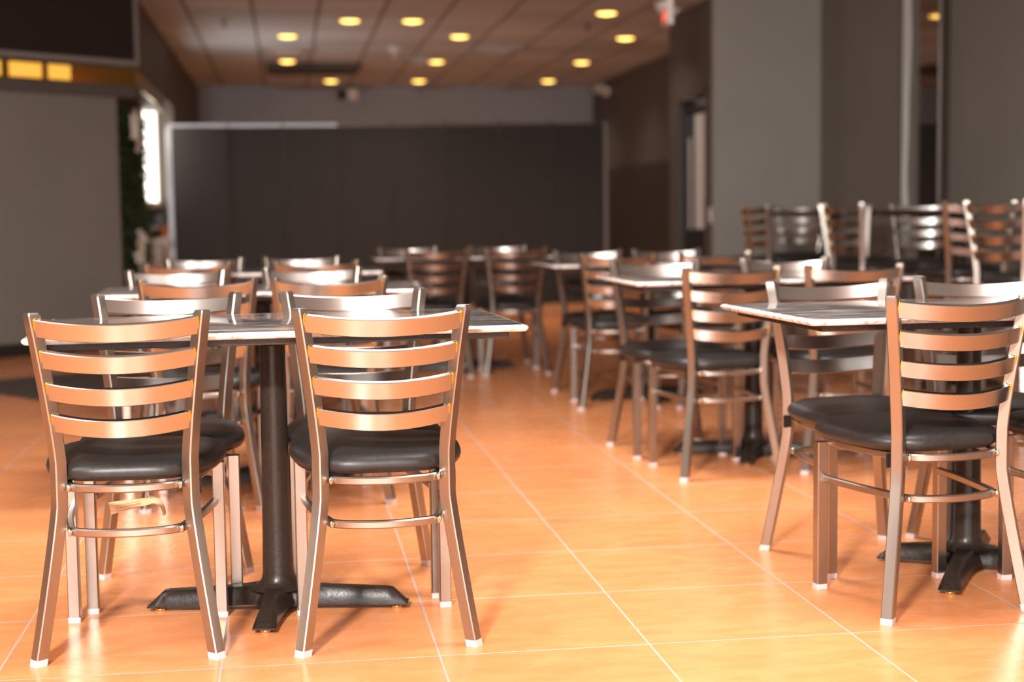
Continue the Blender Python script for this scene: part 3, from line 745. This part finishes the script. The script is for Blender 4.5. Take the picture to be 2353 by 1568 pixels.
def build_table(name, label, group, x, y, rz, Lx=1.20, Ly=0.715, H=0.762, bx=0, by=0, byaw=0, La=0.343, Lb=0.25, cat='table', top='marble'):
    t = thing(name, label, cat, (x, y, 0), rz, group)
    hx, hy = Lx/2, Ly/2
    b = bmesh.new()
    rings = []
    for ins, z in ((0.030, H-0.017), (0.006, H-0.0165), (0.0015, H-0.012), (0.0, H-0.007), (0.0035, H-0.002), (0.012, H)):
        rings.append([(px, py, z) for px, py in rrect(hx-ins, hy-ins, 0.012, 3)])
    add_loft(b, rings)
    for f in b.faces:
        cz = f.calc_center_median().z
        f.material_index = 0 if (cz > H-0.0001) else 1
    obj('tabletop', b, None, t, True, mats=[M[top], M['marble_edge'] if top == 'marble' else M[top]])
    obj('backing_board', box(-hx+0.045, hx-0.045, -hy+0.035, hy-0.035, H-0.034, H-0.0165, bevel=0.002), M['board'], t)
    table_base(t, bx, by, byaw, La, Lb, H-0.034)
    return t
GT = 'marble-top pedestal tables'
def tuw(u, w): return W(u, w)
build_table('dining_table', 'rectangular marble-top table in the left foreground on a black cross base', GT, -0.615, 3.89, 0.2, bx=-0.013, by=-0.008, byaw=-0.196)
build_table('dining_table', 'marble-top table at the right edge of the foreground', GT, 1.269, 4.166, 0.185, bx=0.045, by=0.06, byaw=0.96)
for u, w, rz, by_, lab in ((-0.10, 5.84, 0.17, 0.1, 'second marble-top table of the left row, behind the foreground one'),
                      (-0.14, 7.70, 0.16, 0.0, 'farthest marble-top table of the left row'),
                      (1.93, 6.03, 0.17, -0.45, 'middle marble-top table of the right row'),
                      (1.97, 8.07, 0.16, 0.2, 'farthest marble-top table of the right row'),
                      (1.15, 9.84, 0.155, 0.0, 'marble-top table standing before the dark divider')):
    p = W(u, w); build_table('dining_table', lab, GT, p.x, p.y, rz, byaw=by_)
M['bartop'] = mat('dark_brown_bar_top', (0.06, 0.042, 0.034), 0.3)
for u, w, lab in ((3.78, 8.02, 'nearer tall dark bar table by the right wall'), (3.80, 10.12, 'farther tall dark bar table by the right wall')):
    p = W(u, w); build_table('bar_table', lab, 'bar-height tables', p.x, p.y, YAW, 0.76, 0.66, 1.03, La=0.27, Lb=0.27, cat='bar table', top='bartop')

# ------------------------------------------------------------------ paper tag under the first chair
tg = thing('paper_tag', 'tan paper tag with a curled end hanging under the leftmost front chair', 'tag', (-0.912, 3.463, 0), 0.112)
b = bmesh.new(); rings = []
for i in range(13):
    f = i/12; x = -0.056+0.100*f; zc = 0.339+0.014*f; hh = 0.0165-0.008*f; y = 0.10+0.010*math.sin(f*2.2)
    rings.append([(x+0.006, y-0.0006, zc-hh), (x+0.006, y+0.0006, zc-hh), (x, y+0.0006, zc+hh*0.8), (x, y-0.0006, zc+hh*0.8)])
add_loft(b, rings); cd = obj('card', b, M['tag'], tg)
b = bmesh.new(); rings = []
for i in range(11):
    f = i/10; x = 0.040+0.036*math.sin(f*1.5); zc = 0.354-0.040*f**2.2; hh = 0.010*(1-f*0.65)
    rings.append([(x-hh*f, 0.106-0.012*f, zc-hh*(1-f)), (x-hh*f, 0.1075-0.012*f, zc-hh*(1-f)), (x+hh*f*0.6, 0.112, zc+hh), (x+hh*f*0.6, 0.1105, zc+hh)])
add_loft(b, rings); obj('curled_end', b, M['tag'], tg)
b = bmesh.new()
for k in range(3):
    add_box(b, -0.040, 0.020, 0.0978, 0.0988, 0.3345+k*0.0066, 0.3353+k*0.0066, mx=Matrix.Translation((-0.01, 0, 0.341)) @ Matrix.Rotation(-0.14, 4, 'Y') @ Matrix.Translation((0.01, 0, -0.341)))
obj('printed_lines', b, M['ink'], cd)
b = bmesh.new(); add_cyl(b, (0.040, 0.108, 0.356), (0.030, 0.11, 0.420), 0.0012, n=8); obj('string', b, M['white'], tg)

# ------------------------------------------------------------------ lights
def area(name, loc, target, sx, sy, e, col):
    ld = bpy.data.lights.new(name, 'AREA'); ld.shape = 'RECTANGLE'; ld.size = sx; ld.size_y = sy; ld.energy = e; ld.color = col
    o = bpy.data.objects.new(name, ld); COL.objects.link(o); o.location = loc
    o.rotation_euler = (Vector(target)-Vector(loc)).to_track_quat('-Z', 'Y').to_euler()
    return o
KEY = area('ceiling_troffer_light', (-1.15, -0.7, 2.80), (0.2, 4.5, 0.0), 0.45, 0.45, 270, (1.0, 1.0, 0.99))
area('window_daylight', W(-0.1, -4.45, 1.5), W(-0.1, 5, 1.0), 6.4, 1.9, 80, (1.0, 0.99, 0.97))
area('counter_daylight', W(-1.22, 15.3, 1.7), W(1.5, 15.0, 0.5), 1.3, 0.9, 4, (1.0, 0.92, 0.82))
for nm, u, w, e in (('added_fill_left', -2.6, 2.6, 26), ('added_fill_right', 1.3, 3.6, 22), ('added_fill_rear', 0.6, -2.4, 70), ('added_fill_mid', 0.6, 5.6, 36)):  # unseen fill lights, added for broad soft light from above
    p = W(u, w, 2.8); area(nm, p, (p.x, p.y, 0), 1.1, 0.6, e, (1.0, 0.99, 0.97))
tp = thing('ceiling_troffer', 'square white ceiling light panel above the camera', 'ceiling light', (-1.15, -0.7, CZ), YAW)
obj('housing', box(-0.32, 0.32, -0.32, 0.32, -0.03, -0.001), M['white'], tp)

wd = bpy.data.worlds.new('world'); SC.world = wd; wd.use_nodes = True
wd.node_tree.nodes['Background'].inputs[0].default_value = (1.0, 0.97, 0.93, 1); wd.node_tree.nodes['Background'].inputs[1].default_value = 0.35

# ------------------------------------------------------------------ camera
cd = bpy.data.cameras.new('camera'); co = bpy.data.objects.new('camera', cd); COL.objects.link(co)
p_, r_ = 0.0851350, -0.0124758
Fw = Vector((0, math.cos(p_), -math.sin(p_))); U0 = Vector((0, math.sin(p_), math.cos(p_))); R0 = Vector((1, 0, 0))
Rv = math.cos(r_)*R0 + math.sin(r_)*U0; Uv = -math.sin(r_)*R0 + math.cos(r_)*U0
mm = Matrix((Rv, Uv, -Fw)).transposed().to_4x4(); mm.translation = Vector((0, 0, 1.03474))
co.matrix_world = mm
cd.sensor_width = 36; cd.lens = 3428.46/2353*36; cd.clip_start = 0.05; cd.clip_end = 100
cd.dof.use_dof = True; cd.dof.focus_distance = 3.62; cd.dof.aperture_fstop = 2.0
SC.camera = co
SC.view_settings.view_transform = 'Standard'; SC.view_settings.look = 'None'; SC.view_settings.gamma = 1.0
SC.view_settings.use_curve_mapping = False
SC.view_settings.exposure = 1.6
